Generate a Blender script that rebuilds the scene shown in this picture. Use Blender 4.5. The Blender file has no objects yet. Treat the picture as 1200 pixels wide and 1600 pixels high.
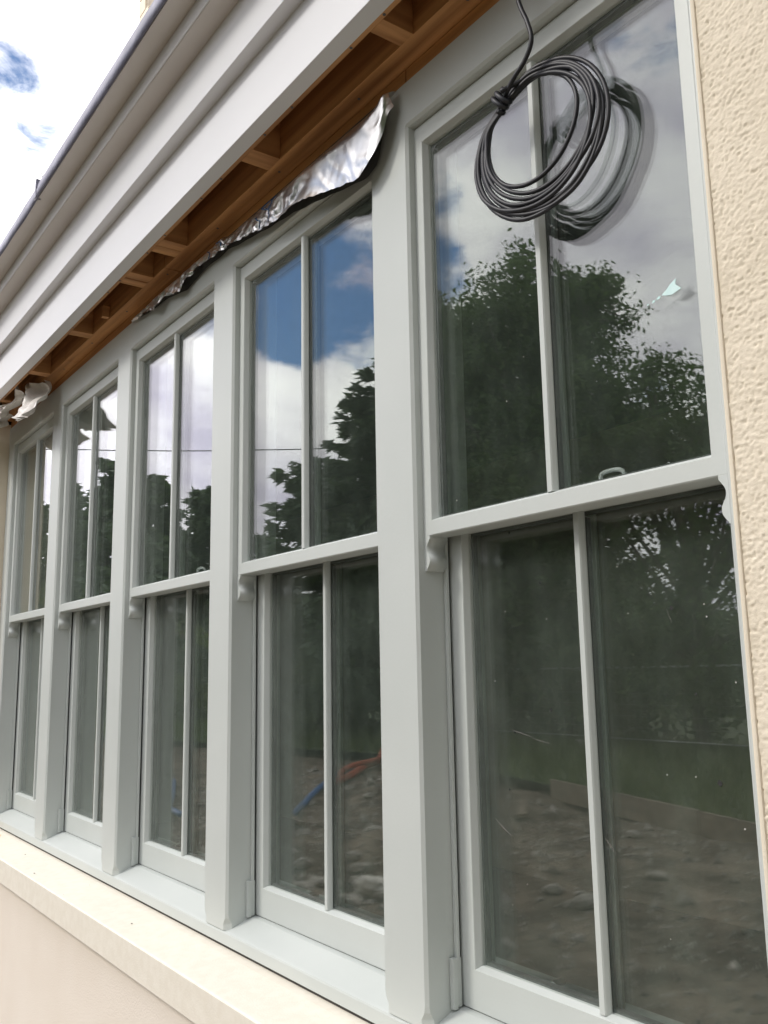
import bpy, bmesh, math, random
import numpy as np
from mathutils import Vector, noise

random.seed(7)
RNG = np.random.default_rng(11)
SC = bpy.context.scene
COL = SC.collection

# ------------------------------------------------------------------ camera
cam_d = bpy.data.cameras.new("camera")
cam = bpy.data.objects.new("camera", cam_d)
COL.objects.link(cam)
right = Vector((0.58419971, 0.81142589, -0.01728364))
up = Vector((0.14976781, -0.08684917, 0.9848994))
fwd = Vector((-0.7976718, 0.57796648, 0.17226274))
from mathutils import Matrix
M = Matrix(((right.x, up.x, -fwd.x, 3.65341),
            (right.y, up.y, -fwd.y, -0.99759),
            (right.z, up.z, -fwd.z, 0.62086),
            (0, 0, 0, 1)))
cam.matrix_world = M
cam_d.sensor_fit = 'VERTICAL'
cam_d.sensor_height = 36.0
cam_d.lens = 1411.81 / 1600.0 * 36.0
cam_d.clip_start = 0.02
cam_d.clip_end = 3000
SC.camera = cam

# ------------------------------------------------------------------ light
SUN_EL, SUN_AZ = math.radians(40), math.radians(203)   # azimuth clockwise from +Y
world = bpy.data.worlds.new("World")
SC.world = world
world.use_nodes = True
nt = world.node_tree
nt.nodes.clear()
def N(t, kind, **kw):
    n = t.nodes.new(kind)
    for k, v in kw.items():
        setattr(n, k, v)
    return n
out = N(nt, 'ShaderNodeOutputWorld')
sky = N(nt, 'ShaderNodeTexSky', sky_type='NISHITA', sun_disc=False)
sky.sun_elevation = SUN_EL
sky.sun_rotation = SUN_AZ
sky.air_density = 1.0
sky.dust_density = 0.0
sky.ozone_density = 5.0
bg_sky = N(nt, 'ShaderNodeBackground'); bg_sky.inputs[1].default_value = 0.13
nt.links.new(sky.outputs[0], bg_sky.inputs[0])
tc = N(nt, 'ShaderNodeTexCoord')
# clouds: noise over the direction, flattened so that banks lie level
mp = N(nt, 'ShaderNodeMapping'); mp.inputs['Scale'].default_value = (1.0, 1.0, 1.9)
mp.inputs['Location'].default_value = (0.35, 0.1, 0.2)
nt.links.new(tc.outputs['Generated'], mp.inputs[0])
n1 = N(nt, 'ShaderNodeTexNoise'); n1.inputs['Scale'].default_value = 2.7
n1.inputs['Detail'].default_value = 9; n1.inputs['Roughness'].default_value = 0.56
n1.inputs['Distortion'].default_value = 0.35
nt.links.new(mp.outputs[0], n1.inputs['Vector'])
n2 = N(nt, 'ShaderNodeTexNoise'); n2.inputs['Scale'].default_value = 4.6
n2.inputs['Detail'].default_value = 7; n2.inputs['Roughness'].default_value = 0.5
nt.links.new(mp.outputs[0], n2.inputs['Vector'])
def mth(t, op, a, b=None, clamp=False):
    m = N(t, 'ShaderNodeMath', operation=op); m.use_clamp = clamp
    for i, v in enumerate((a, b)):
        if v is None: continue
        if isinstance(v, (int, float)): m.inputs[i].default_value = v
        else: t.links.new(v, m.inputs[i])
    return m.outputs[0]
def dirv(az, el):
    az, el = math.radians(az), math.radians(el)
    return (math.sin(az) * math.cos(el), -math.cos(az) * math.cos(el), math.sin(el))
holes = None
# gaps of blue sky between the clouds (azimuth from -Y, elevation, radius in degrees, depth)
for az, el, rad, dep in ((-57.5, 26.0, 7.0, .215), (-63, 25, 5.0, .17), (-56.5, 22.8, 3.5, .10), (-60.8, 21.0, 2.4, .16), (-34.5, 37.5, 5, .26), (-101.8, 32.0, 3.0, .24), (-50.0, 24.5, 2.0, .22),
                         (-67, 22.5, 3, .2), (-106, 36, 7, .06), (120, 45, 16, .3), (40, 55, 14, .3), (165, 30, 12, .3), (-150, 60, 12, .25)):
    vm = N(nt, 'ShaderNodeVectorMath', operation='DOT_PRODUCT')
    nt.links.new(tc.outputs['Generated'], vm.inputs[0]); vm.inputs[1].default_value = dirv(az, el)
    mr = N(nt, 'ShaderNodeMapRange'); mr.interpolation_type = 'SMOOTHSTEP'
    mr.inputs[1].default_value = math.cos(math.radians(rad * 1.5)); mr.inputs[2].default_value = 1.0
    mr.inputs[3].default_value = 0.0; mr.inputs[4].default_value = dep
    nt.links.new(vm.outputs['Value'], mr.inputs[0])
    holes = mr.outputs[0] if holes is None else mth(nt, 'ADD', holes, mr.outputs[0])
n3 = N(nt, 'ShaderNodeTexNoise'); n3.inputs['Scale'].default_value = 11; n3.inputs['Detail'].default_value = 8; n3.inputs['Roughness'].default_value = .6; n3.inputs['Distortion'].default_value = .6
nt.links.new(mp.outputs[0], n3.inputs['Vector'])
cov = mth(nt, 'ADD', mth(nt, 'SUBTRACT', n1.outputs[0], holes), mth(nt, 'MULTIPLY', mth(nt, 'SUBTRACT', n3.outputs[0], .5), .42))
cr = N(nt, 'ShaderNodeMapRange'); cr.interpolation_type = 'SMOOTHSTEP'
cr.inputs[1].default_value = 0.16; cr.inputs[2].default_value = 0.335
nt.links.new(cov, cr.inputs[0])
ramp = N(nt, 'ShaderNodeValToRGB')
ramp.color_ramp.elements[0].position = 0.34; ramp.color_ramp.elements[0].color = (0.47, 0.44, 0.545, 1)
ramp.color_ramp.elements[1].position = 0.60; ramp.color_ramp.elements[1].color = (1.0, 0.985, 0.97, 1)
nt.links.new(n2.outputs[0], ramp.inputs[0])
# the cloud is thinner and whiter low towards the far end of the garden
vm = N(nt, 'ShaderNodeVectorMath', operation='DOT_PRODUCT'); nt.links.new(tc.outputs['Generated'], vm.inputs[0]); vm.inputs[1].default_value = dirv(-82, 16)
mr = N(nt, 'ShaderNodeMapRange'); mr.interpolation_type = 'SMOOTHSTEP'; mr.inputs[1].default_value = math.cos(math.radians(27)); mr.inputs[2].default_value = math.cos(math.radians(8))
mr.inputs[3].default_value = 2.0; mr.inputs[4].default_value = 3.0
nt.links.new(vm.outputs['Value'], mr.inputs[0])
bg_c = N(nt, 'ShaderNodeBackground'); nt.links.new(mr.outputs[0], bg_c.inputs[1])
nt.links.new(ramp.outputs[0], bg_c.inputs[0])
mix = N(nt, 'ShaderNodeMixShader')
nt.links.new(cr.outputs[0], mix.inputs[0]); nt.links.new(bg_sky.outputs[0], mix.inputs[1]); nt.links.new(bg_c.outputs[0], mix.inputs[2])
nt.links.new(mix.outputs[0], out.inputs[0])

sun_d = bpy.data.lights.new("sun", 'SUN'); sun_d.energy = 1.45; sun_d.angle = math.radians(11); sun_d.color = (1, .95, .87)
sun = bpy.data.objects.new("sun", sun_d); COL.objects.link(sun)
sdir = Vector((math.sin(SUN_AZ) * math.cos(SUN_EL), math.cos(SUN_AZ) * math.cos(SUN_EL), math.sin(SUN_EL)))
sun.rotation_euler = sdir.to_track_quat('Z', 'Y').to_euler()
SC.view_settings.view_transform = 'Standard'; SC.view_settings.look = 'None'
SC.view_settings.exposure = 0.36; SC.view_settings.gamma = 1.0
SC.view_settings.use_curve_mapping = False
SC.render.engine = 'CYCLES'
SC.cycles.transparent_max_bounces = 24
SC.cycles.max_bounces = 10
SC.cycles.glossy_bounces = 6
SC.cycles.diffuse_bounces = 4

# ------------------------------------------------------------------ materials
def principled(name, col, rough=0.6, metal=0.0, spec=0.5):
    m = bpy.data.materials.new(name); m.use_nodes = True
    b = m.node_tree.nodes['Principled BSDF']
    b.inputs['Base Color'].default_value = (*col, 1)
    b.inputs['Roughness'].default_value = rough
    b.inputs['Metallic'].default_value = metal
    b.inputs['Specular IOR Level'].default_value = spec
    return m, m.node_tree, b
def vary(t, b, c1, c2, scale=8, stretch=(1, 1, 1), detail=6, lo=.35, hi=.65, bump=0, bscale=None, bdist=.002, rvar=0):
    tcn = N(t, 'ShaderNodeTexCoord'); mpn = N(t, 'ShaderNodeMapping'); mpn.inputs['Scale'].default_value = stretch
    t.links.new(tcn.outputs['Object'], mpn.inputs[0])
    nz = N(t, 'ShaderNodeTexNoise'); nz.inputs['Scale'].default_value = scale; nz.inputs['Detail'].default_value = detail
    t.links.new(mpn.outputs[0], nz.inputs['Vector'])
    rp = N(t, 'ShaderNodeValToRGB')
    rp.color_ramp.elements[0].position = lo; rp.color_ramp.elements[0].color = (*c1, 1)
    rp.color_ramp.elements[1].position = hi; rp.color_ramp.elements[1].color = (*c2, 1)
    t.links.new(nz.outputs[0], rp.inputs[0]); t.links.new(rp.outputs[0], b.inputs['Base Color'])
    if bump:
        nb = N(t, 'ShaderNodeTexNoise'); nb.inputs['Scale'].default_value = bscale or scale * 6; nb.inputs['Detail'].default_value = 4
        t.links.new(mpn.outputs[0], nb.inputs['Vector'])
        bp = N(t, 'ShaderNodeBump'); bp.inputs['Strength'].default_value = bump; bp.inputs['Distance'].default_value = bdist
        t.links.new(nb.outputs[0], bp.inputs['Height']); t.links.new(bp.outputs[0], b.inputs['Normal'])
    return mpn, nz, rp
def simple(name, c1, c2, rough=.6, metal=0, scale=8, **kw):
    m, t, b = principled(name, c1, rough, metal)
    vary(t, b, c1, c2, scale, **kw)
    return m
MAT = {}
MAT['paint'] = simple('sage_paint', (.50, .535, .517), (.56, .592, .573), .42, scale=3.0, detail=14, lo=.25, hi=.75, bump=.32, bscale=140, bdist=.0006)
MAT['board'] = simple('white_board', (.69, .70, .72), (.735, .74, .755), .45, scale=2.5, stretch=(.4, 1, 1), bump=.1, bscale=60, bdist=.0008)
MAT['board_edge'] = simple('board_edge', (.52, .52, .49), (.60, .60, .57), .5, scale=5)
MAT['soffit'] = simple('taupe_board', (.60, .565, .535), (.64, .605, .575), .5, scale=3)  # white board colour darkened to stand for shade on the undersides
MAT['lead'] = simple('lead', (.11, .11, .155), (.20, .20, .265), .45, .1, scale=14, bump=.5, bscale=24, bdist=.004)
MAT['timber'] = simple('treated_timber', (.29, .125, .038), (.60, .31, .12), .65, scale=11, stretch=(.12, 3, 3), detail=10, bump=.4, bscale=50, bdist=.0015)
MAT['timber_cross'] = simple('treated_timber_cross', (.34, .15, .05), (.60, .31, .12), .65, scale=11, stretch=(3, .25, 3), detail=10, bump=.4, bscale=50, bdist=.0015)
MAT['ply'] = simple('ply_deck', (.20, .09, .04), (.28, .13, .055), .7, scale=5)
MAT['black'] = simple('black_membrane', (.05, .053, .05), (.085, .088, .082), .7, scale=10, bump=.5, bscale=20, bdist=.006)
MAT['sealant'] = simple('dark_sealant', (.025, .022, .02), (.05, .045, .04), .7, scale=20)
MAT['cable'] = simple('black_cable', (.012, .013, .018), (.022, .024, .031), .48, scale=30)
MAT['spacer'] = simple('spacer', (.06, .065, .065), (.10, .105, .105), .5, scale=20)
MAT['rubber'] = simple('glazing_gasket', (.03, .03, .03), (.05, .05, .05), .6, scale=20)
MAT['chrome'] = simple('satin_chrome', (.62, .63, .64), (.75, .75, .76), .25, 1.0, scale=20)
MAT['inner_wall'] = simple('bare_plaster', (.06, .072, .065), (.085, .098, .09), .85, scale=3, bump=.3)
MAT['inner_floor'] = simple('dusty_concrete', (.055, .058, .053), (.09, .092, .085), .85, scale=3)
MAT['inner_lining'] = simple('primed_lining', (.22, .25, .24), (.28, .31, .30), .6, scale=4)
MAT['stone_ledge'] = simple('cream_ledge', (.75, .705, .605), (.79, .75, .655), .75, scale=40, bump=.5, bscale=240, bdist=.0010)
MAT['patch'] = simple('bare_patch', (.72, .52, .30), (.78, .60, .38), .8, scale=30)

def render_mat(name, c1, c2, bs, bd, st):
    m, t, b = principled(name, c1, .9, 0, .25)
    mpn, nz, rp = vary(t, b, c1, c2, 4)
    nb = N(t, 'ShaderNodeTexNoise'); nb.inputs['Scale'].default_value = bs; nb.inputs['Detail'].default_value = 5; nb.inputs['Roughness'].default_value = .62
    t.links.new(mpn.outputs[0], nb.inputs['Vector'])
    bp = N(t, 'ShaderNodeBump'); bp.inputs['Strength'].default_value = st; bp.inputs['Distance'].default_value = bd
    t.links.new(nb.outputs[0], bp.inputs['Height']); t.links.new(bp.outputs[0], b.inputs['Normal'])
    return m
MAT['render'] = render_mat('cream_render', (.71, .635, .505), (.78, .705, .575), 330, .0012, .5)
MAT['render_smooth'] = render_mat('cream_masonry_paint', (.77, .70, .61), (.80, .735, .65), 210, .0016, .6)
MAT['render_trim'] = simple('render_bead', (.72, .64, .50), (.76, .68, .54), .7, scale=10)

# foil
m, t, b = principled('foil', (.80, .79, .77), .30, 1.0)
vary(t, b, (.70, .69, .67), (.88, .87, .86), 25, bump=.3, bscale=30, bdist=.002)
MAT['foil'] = m
MAT['foil_print'] = simple('blue_print', (.02, .10, .30), (.03, .16, .38), .4, scale=10)
# polythene
m, t, b = principled('polythene', (.72, .70, .66), .35)
b.inputs['Transmission Weight'].default_value = .0
vary(t, b, (.60, .56, .52), (.82, .80, .76), 14, bump=.6, bscale=30, bdist=.006)
MAT['poly'] = m

# glass: Schlick reflectance from the angle of incidence, a very light green tint, haze painted over the reflections by the greenish dust
def glass_mat(name, dust, tint, r0=.045):
    m = bpy.data.materials.new(name); m.use_nodes = True
    t = m.node_tree; t.nodes.clear()
    o = N(t, 'ShaderNodeOutputMaterial')
    g = N(t, 'ShaderNodeNewGeometry')
    dp = N(t, 'ShaderNodeVectorMath', operation='DOT_PRODUCT')
    t.links.new(g.outputs['Incoming'], dp.inputs[0]); t.links.new(g.outputs['True Normal'], dp.inputs[1])
    c = mth(t, 'ABSOLUTE', dp.outputs['Value'])
    s = mth(t, 'POWER', mth(t, 'SUBTRACT', 1.0, c), 5.0)
    R = mth(t, 'ADD', mth(t, 'MULTIPLY', s, 1 - r0), r0, clamp=True)
    tr = N(t, 'ShaderNodeBsdfTransparent'); tr.inputs[0].default_value = (*tint, 1)
    gl = N(t, 'ShaderNodeBsdfGlossy'); gl.inputs['Roughness'].default_value = 0.0; gl.inputs[0].default_value = (1, 1, 1, 1)
    tcn = N(t, 'ShaderNodeTexCoord')
    wv = N(t, 'ShaderNodeTexNoise'); wv.inputs['Scale'].default_value = 2.2; wv.inputs['Detail'].default_value = 1
    t.links.new(tcn.outputs['Object'], wv.inputs['Vector'])
    bp = N(t, 'ShaderNodeBump'); bp.inputs['Strength'].default_value = .35; bp.inputs['Distance'].default_value = .0008
    t.links.new(wv.outputs[0], bp.inputs['Height']); t.links.new(bp.outputs[0], gl.inputs['Normal'])
    mx = N(t, 'ShaderNodeMixShader')
    t.links.new(R, mx.inputs[0]); t.links.new(tr.outputs[0], mx.inputs[1]); t.links.new(gl.outputs[0], mx.inputs[2])
    last = mx.outputs[0]
    if dust:
        df = N(t, 'ShaderNodeBsdfDiffuse'); df.inputs[0].default_value = (.42, .52, .44, 1)  # dusty film, greened and raised to brighten the mirrored trees
        mpn = N(t, 'ShaderNodeMapping'); mpn.inputs['Scale'].default_value = (5, 5, 2.2)
        t.links.new(tcn.outputs['Object'], mpn.inputs[0])
        n_ = N(t, 'ShaderNodeTexNoise'); n_.inputs['Scale'].default_value = 3; n_.inputs['Detail'].default_value = 8; n_.inputs['Roughness'].default_value = .68
        t.links.new(mpn.outputs[0], n_.inputs['Vector'])
        mr = N(t, 'ShaderNodeMapRange'); mr.inputs[1].default_value = .42; mr.inputs[2].default_value = .85
        mr.inputs[3].default_value = dust * .8; mr.inputs[4].default_value = dust * 2.2
        t.links.new(n_.outputs[0], mr.inputs[0])
        m2 = N(t, 'ShaderNodeMixShader')
        t.links.new(mr.outputs[0], m2.inputs[0]); t.links.new(last, m2.inputs[1]); t.links.new(df.outputs[0], m2.inputs[2])
        last = m2.outputs[0]
    t.links.new(last, o.inputs[0])
    return m
MAT['glass'] = glass_mat('glass_upper', .026, (.965, .98, .97), .055)
MAT['glass_low'] = glass_mat('glass_lower', .034, (.965, .98, .97), .055)
MAT['glass_in'] = glass_mat('glass_inner', 0, (.95, .965, .955), .085)     # coated pane
MAT['sticker'] = simple('tape_scrap', (.50, .72, .72), (.62, .80, .80), .5, scale=30)
MAT['speck'] = simple('dirt_speck', (.02, .02, .02), (.04, .04, .035), .8, scale=30)
MAT['speck_light'] = simple('plaster_speck', (.5, .48, .44), (.6, .58, .54), .8, scale=30)
MAT['scratch'] = simple('mud_smear', (.16, .15, .14), (.22, .21, .19), .8, scale=30)

# outdoors
m, t, b = principled('soil', (.10, .075, .05), .95, 0, .2)
mpn, nz, rp = vary(t, b, (.085, .068, .05), (.25, .205, .155), 2.6, detail=12, lo=.36, hi=.68, bump=.8, bscale=20, bdist=.05)
MAT['soil'] = m
MAT['grass_ground'] = simple('grass_ground', (.028, .05, .014), (.06, .085, .025), .95, scale=3, detail=10)
def leaf_mat(name, c1, c2, sc=.9):
    m, t, b = principled(name, c1, .6, 0, .3)
    vary(t, b, c1, c2, sc, detail=8, lo=.38, hi=.62)
    tl = N(t, 'ShaderNodeBsdfTranslucent'); tl.inputs[0].default_value = (c2[0] * 1.1, c2[1] * 1.25, c2[2] * .7, 1)
    mx = N(t, 'ShaderNodeMixShader'); mx.inputs[0].default_value = .3
    o = t.nodes['Material Output']
    t.links.new(b.outputs[0], mx.inputs[1]); t.links.new(tl.outputs[0], mx.inputs[2]); t.links.new(mx.outputs[0], o.inputs[0])
    return m
MAT['leaf'] = leaf_mat('oak_leaf', (.045, .088, .024), (.085, .135, .042))
MAT['leaf_light'] = leaf_mat('light_leaf', (.085, .12, .03), (.13, .17, .055))
MAT['conifer'] = leaf_mat('conifer_spray', (.042, .070, .042), (.075, .108, .060))
MAT['bark'] = simple('bark', (.05, .042, .035), (.10, .085, .07), .9, scale=5, stretch=(3, 3, .5), bump=.6)
MAT['galv'] = simple('galvanised', (.42, .43, .44), (.55, .56, .57), .4, .8, scale=10)
MAT['block'] = simple('concrete_block', (.30, .29, .27), (.38, .37, .35), .9, scale=10, bump=.4)
MAT['stone'] = simple('rubble', (.24, .22, .19), (.42, .39, .34), .9, scale=6, bump=.5)
MAT['plank'] = simple('old_plank', (.17, .135, .10), (.27, .215, .16), .8, scale=5, stretch=(.3, 3, 3))
MAT['red'] = simple('orange_red_plastic', (.40, .10, .06), (.48, .13, .08), .45, scale=6)
MAT['blue'] = simple('blue_plastic', (.05, .12, .28), (.07, .15, .34), .45, scale=6)
MAT['purple'] = simple('purple_sack', (.12, .07, .30), (.20, .12, .42), .6, scale=6)
MAT['white_bag'] = simple('pale_sack', (.45, .43, .38), (.6, .58, .52), .7, scale=6)
MAT['wire'] = simple('overhead_wire', (.03, .03, .03), (.05, .05, .05), .6, scale=6)
MAT['wall_stone'] = simple('gable_stone', (.34, .29, .22), (.46, .40, .31), .9, scale=5, bump=.5)
MAT['slate'] = simple('slate', (.10, .10, .11), (.16, .16, .17), .6, scale=5)

# ------------------------------------------------------------------ helpers
def link(name, me, mat=None, parent=None):
    o = bpy.data.objects.new(name, me); COL.objects.link(o)
    if mat is not None:
        for k in (mat if isinstance(mat, (list, tuple)) else [mat]):
            me.materials.append(MAT[k])
    if parent is not None: o.parent = parent
    return o
def tag(o, label=None, cat=None, group=None, kind=None):
    if label: o['label'] = label
    if cat: o['category'] = cat; o['kind'] = 'thing'
    if group: o['group'] = group
    if kind: o['kind'] = kind
    return o
def empty(name, loc=(0, 0, 0)):
    o = bpy.data.objects.new(name, None); COL.objects.link(o); o.location = loc; o.empty_display_size = .1
    return o
def mesh(name, v, f, smooth=False):
    me = bpy.data.meshes.new(name); me.from_pydata([tuple(p) for p in v], [], f); me.update()
    if smooth: me.polygons.foreach_set('use_smooth', [True] * len(me.polygons))
    return me
def box_bm(bm, x0, x1, y0, y1, z0, z1):
    vs = [bm.verts.new(p) for p in ((x0, y0, z0), (x1, y0, z0), (x1, y1, z0), (x0, y1, z0), (x0, y0, z1), (x1, y0, z1), (x1, y1, z1), (x0, y1, z1))]
    for q in ((0, 3, 2, 1), (4, 5, 6, 7), (0, 1, 5, 4), (1, 2, 6, 5), (2, 3, 7, 6), (3, 0, 4, 7)):
        bm.faces.new([vs[i] for i in q])
def bm_me(bm, name, bevel=0, seg=2, smooth=False):
    if bevel:
        bmesh.ops.bevel(bm, geom=list(bm.edges), offset=bevel, segments=seg, affect='EDGES', profile=.6)
    me = bpy.data.meshes.new(name); bm.to_mesh(me); bm.free()
    if smooth: me.polygons.foreach_set('use_smooth', [True] * len(me.polygons))
    return me
def box(name, mat, x0, x1, y0, y1, z0, z1, parent=None, bevel=0.0015):
    bm = bmesh.new(); box_bm(bm, x0, x1, y0, y1, z0, z1)
    return link(name, bm_me(bm, name, bevel), mat, parent)
def prism_x(name, mat, prof, x0, x1, parent=None, bevel=0):      # polygon (y,z) swept along x
    bm = bmesh.new()
    a = [bm.verts.new((x0, y, z)) for y, z in prof]; b_ = [bm.verts.new((x1, y, z)) for y, z in prof]
    n = len(prof)
    for i in range(n): bm.faces.new((a[i], a[(i + 1) % n], b_[(i + 1) % n], b_[i]))
    bm.faces.new(a[::-1]); bm.faces.new(b_)
    bmesh.ops.recalc_face_normals(bm, faces=bm.faces)
    return link(name, bm_me(bm, name, bevel), mat, parent)
def tube_vf(pts, rad, n=8, closed=False, off=0):
    P = np.array(pts, float); m = len(P); V = []; F = []
    T = np.gradient(P, axis=0) if not closed else (np.roll(P, -1, 0) - np.roll(P, 1, 0))
    T /= np.linalg.norm(T, axis=1)[:, None] + 1e-12
    nrm = np.cross(T[0], [0, 0, 1.0]);
    if np.linalg.norm(nrm) < .1: nrm = np.cross(T[0], [1.0, 0, 0])
    nrm /= np.linalg.norm(nrm)
    R = rad if hasattr(rad, '__len__') else [rad] * m
    for i in range(m):
        nrm = nrm - T[i] * (nrm @ T[i]); nrm /= np.linalg.norm(nrm) + 1e-12
        bn = np.cross(T[i], nrm)
        for k in range(n):
            a = 2 * math.pi * k / n
            V.append(P[i] + (nrm * math.cos(a) + bn * math.sin(a)) * R[i])
    for i in range(m - 1 + (1 if closed else 0)):
        j = (i + 1) % m
        for k in range(n):
            l = (k + 1) % n
            F.append((off + i * n + k, off + i * n + l, off + j * n + l, off + j * n + k))
    if not closed:
        F.append(tuple(off + k for k in range(n))[::-1]); F.append(tuple(off + (m - 1) * n + k for k in range(n)))
    return V, F
def tube(name, mat, pts, rad, n=8, closed=False, parent=None):
    V, F = tube_vf(pts, rad, n, closed)
    return link(name, mesh(name, V, F, True), mat, parent)
def spline(pts, k=8):                                            # Catmull-Rom
    P = [np.array(p, float) for p in pts]; P = [2 * P[0] - P[1]] + P + [2 * P[-1] - P[-2]]; o = []
    for i in range(1, len(P) - 2):
        for s in range(k):
            u = s / k
            o.append(.5 * ((2 * P[i]) + (-P[i - 1] + P[i + 1]) * u + (2 * P[i - 1] - 5 * P[i] + 4 * P[i + 1] - P[i + 2]) * u * u + (-P[i - 1] + 3 * P[i] - 3 * P[i + 1] + P[i + 2]) * u ** 3))
    o.append(P[-2]); return o
def fast_mesh(name, V, quads, mats=None):
    me = bpy.data.meshes.new(name); V = np.asarray(V, np.float32); Q = np.asarray(quads, np.int32)
    me.vertices.add(len(V)); me.vertices.foreach_set('co', V.ravel())
    me.loops.add(Q.size); me.loops.foreach_set('vertex_index', Q.ravel())
    me.polygons.add(len(Q)); me.polygons.foreach_set('loop_start', np.arange(0, Q.size, Q.shape[1], dtype=np.int32))
    if mats is not None: me.polygons.foreach_set('material_index', np.asarray(mats, np.int32))
    me.update(calc_edges=True); return me

# ------------------------------------------------------------------ ground
def gh(x, y):
    n = noise.noise(Vector((x * .45, y * .45, 0))) * .10 + noise.noise(Vector((x * 1.7, y * 1.7, 3))) * .05 + noise.noise(Vector((x * 6, y * 6, 5))) * .018
    near = max(0, min(1, (-y - .3) / 1.2))
    m_ = .28 * math.exp(-(((x + 5.4) / 1.0) ** 2 + ((y + 5.9) / .8) ** 2)) + .30 * math.exp(-(((x + 2.2) / .9) ** 2 + ((y + 3.3) / .5) ** 2)) + .2 * math.exp(-(((x + 4.4) / 1.2) ** 2 + ((y + 2.9) / .5) ** 2))
    fade = 1 if y > -7 else max(.15, 1 + (y + 7) / 2)
    return -.92 + (n * fade + m_) * near
xs = np.concatenate([np.array([-1500, -500, -150, -60, -30, -20]), np.arange(-14, 5.01, .09), np.array([8, 15, 40, 150, 500, 1500])])
ys = np.concatenate([np.array([-1500, -500, -150, -60, -30, -20, -14, -11, -9]), np.arange(-7.6, .2, .09), np.array([5, 20, 60, 150, 500, 1500])])
V = [(x, y, gh(x, y) if -14 <= x <= 5.1 and -7.7 < y < .3 else -.95) for y in ys for x in xs]
nx = len(xs); Q = [(j * nx + i, j * nx + i + 1, (j + 1) * nx + i + 1, (j + 1) * nx + i) for j in range(len(ys) - 1) for i in range(nx - 1)]
g = link('ground', fast_mesh('ground', V, Q), 'soil'); tag(g, kind='structure')
g.data.polygons.foreach_set('use_smooth', [True] * len(g.data.polygons))
# lawn beyond the dug ground
bm = bmesh.new(); pts = [(-90, -3.0), (-20, -5.6), (-9, -8.2), (-4.2, -7.05), (-.8, -5.95), (3.0, -5.2), (25, -5.0), (25, -80), (-90, -80)]
bm.faces.new([bm.verts.new((x, y, -.80 if y > -20 else -.8)) for x, y in pts][::-1]); bmesh.ops.recalc_face_normals(bm, faces=bm.faces)
lw = link('lawn', bm_me(bm, 'lawn'), 'grass_ground'); tag(lw, kind='structure')
def blades():
    n = 26000; x = RNG.uniform(-22, 3, n); y = RNG.uniform(-12.5, -5.6, n)
    ok = y < np.interp(x, [-20, -9, -4.2, -.8, 3], [-5.6, -8.2, -7.05, -5.95, -5.2]) - .05; x, y = x[ok], y[ok]; n = len(x)
    h = RNG.uniform(.08, .28, n); a = RNG.uniform(0, 6.28, n); w = .012
    dx, dy = np.cos(a) * w, np.sin(a) * w; lx, ly = RNG.normal(0, .06, n), RNG.normal(0, .06, n)
    V = np.stack([np.stack([x - dx, y - dy, np.full(n, -.81)], 1), np.stack([x + dx, y + dy, np.full(n, -.81)], 1), np.stack([x + lx, y + ly, -.81 + h], 1)], 1).reshape(-1, 3)
    return link('grass', fast_mesh('grass', V, np.arange(n * 3).reshape(-1, 3)), 'leaf_light')
tag(blades(), 'rough grass growing beyond the dug soil', 'grass', kind='stuff')

# ------------------------------------------------------------------ the extension: walls, ledge, roof edge
PITCH, MW = .75, .1234
house = empty('house_extension', (0, 0, -.9))
tag(house, 'cream rendered house extension with stepped white fascia over the sash windows', 'building')
def HP(o): o.parent = house; o.location.z += .9; return o       # children keep world position
def hbox(*a, **k): return HP(box(*a, **k))
# right pier: coarse render as real relief where it is close
WX = 3.081
V = []; zs = np.arange(.30, 1.62, .0019); xw = np.arange(WX + .004, 3.20, .0019)
for z in zs:
    for x in xw:
        p = Vector((x * 205, 0, z * 205))
        a = noise.noise(p); b_ = noise.noise(Vector((x * 70, 7, z * 70)))
        c_ = noise.noise(Vector((x * 330, 3, z * 330)))
        d_ = noise.noise(Vector((x * 265, 31, z * 300)))
        hgt = a * .0007 + b_ * .0006 + c_ * .0006 - max(0, d_ - .18) * .0040 + max(0, -d_ - .35) * .0030
        V.append((x, -.1015 - hgt, z))
nx = len(xw); Q = [(j * nx + i, j * nx + i + 1, (j + 1) * nx + i + 1, (j + 1) * nx + i) for j in range(len(zs) - 1) for i in range(nx - 1)]
o = HP(link('render_coat', fast_mesh('render_coat', V, Q), 'render')); o.data.polygons.foreach_set('use_smooth', [True] * len(Q))
hbox('wall', 'render', WX, 6.0, -.0985, .30, -.95, 1.79, bevel=.003)
hbox('wall', 'render_smooth', -4.0, 3.0795, -.0985, .30, -.95, -.098, bevel=.002)
hbox('wall', 'render', -4.0, -.712, -.0985, .30, -.096, 1.79, bevel=.003)
hbox('corner_bead', 'render', WX - .0012, WX + .0045, -.1042, -.096, -.02, 1.785, bevel=.002)
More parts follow.
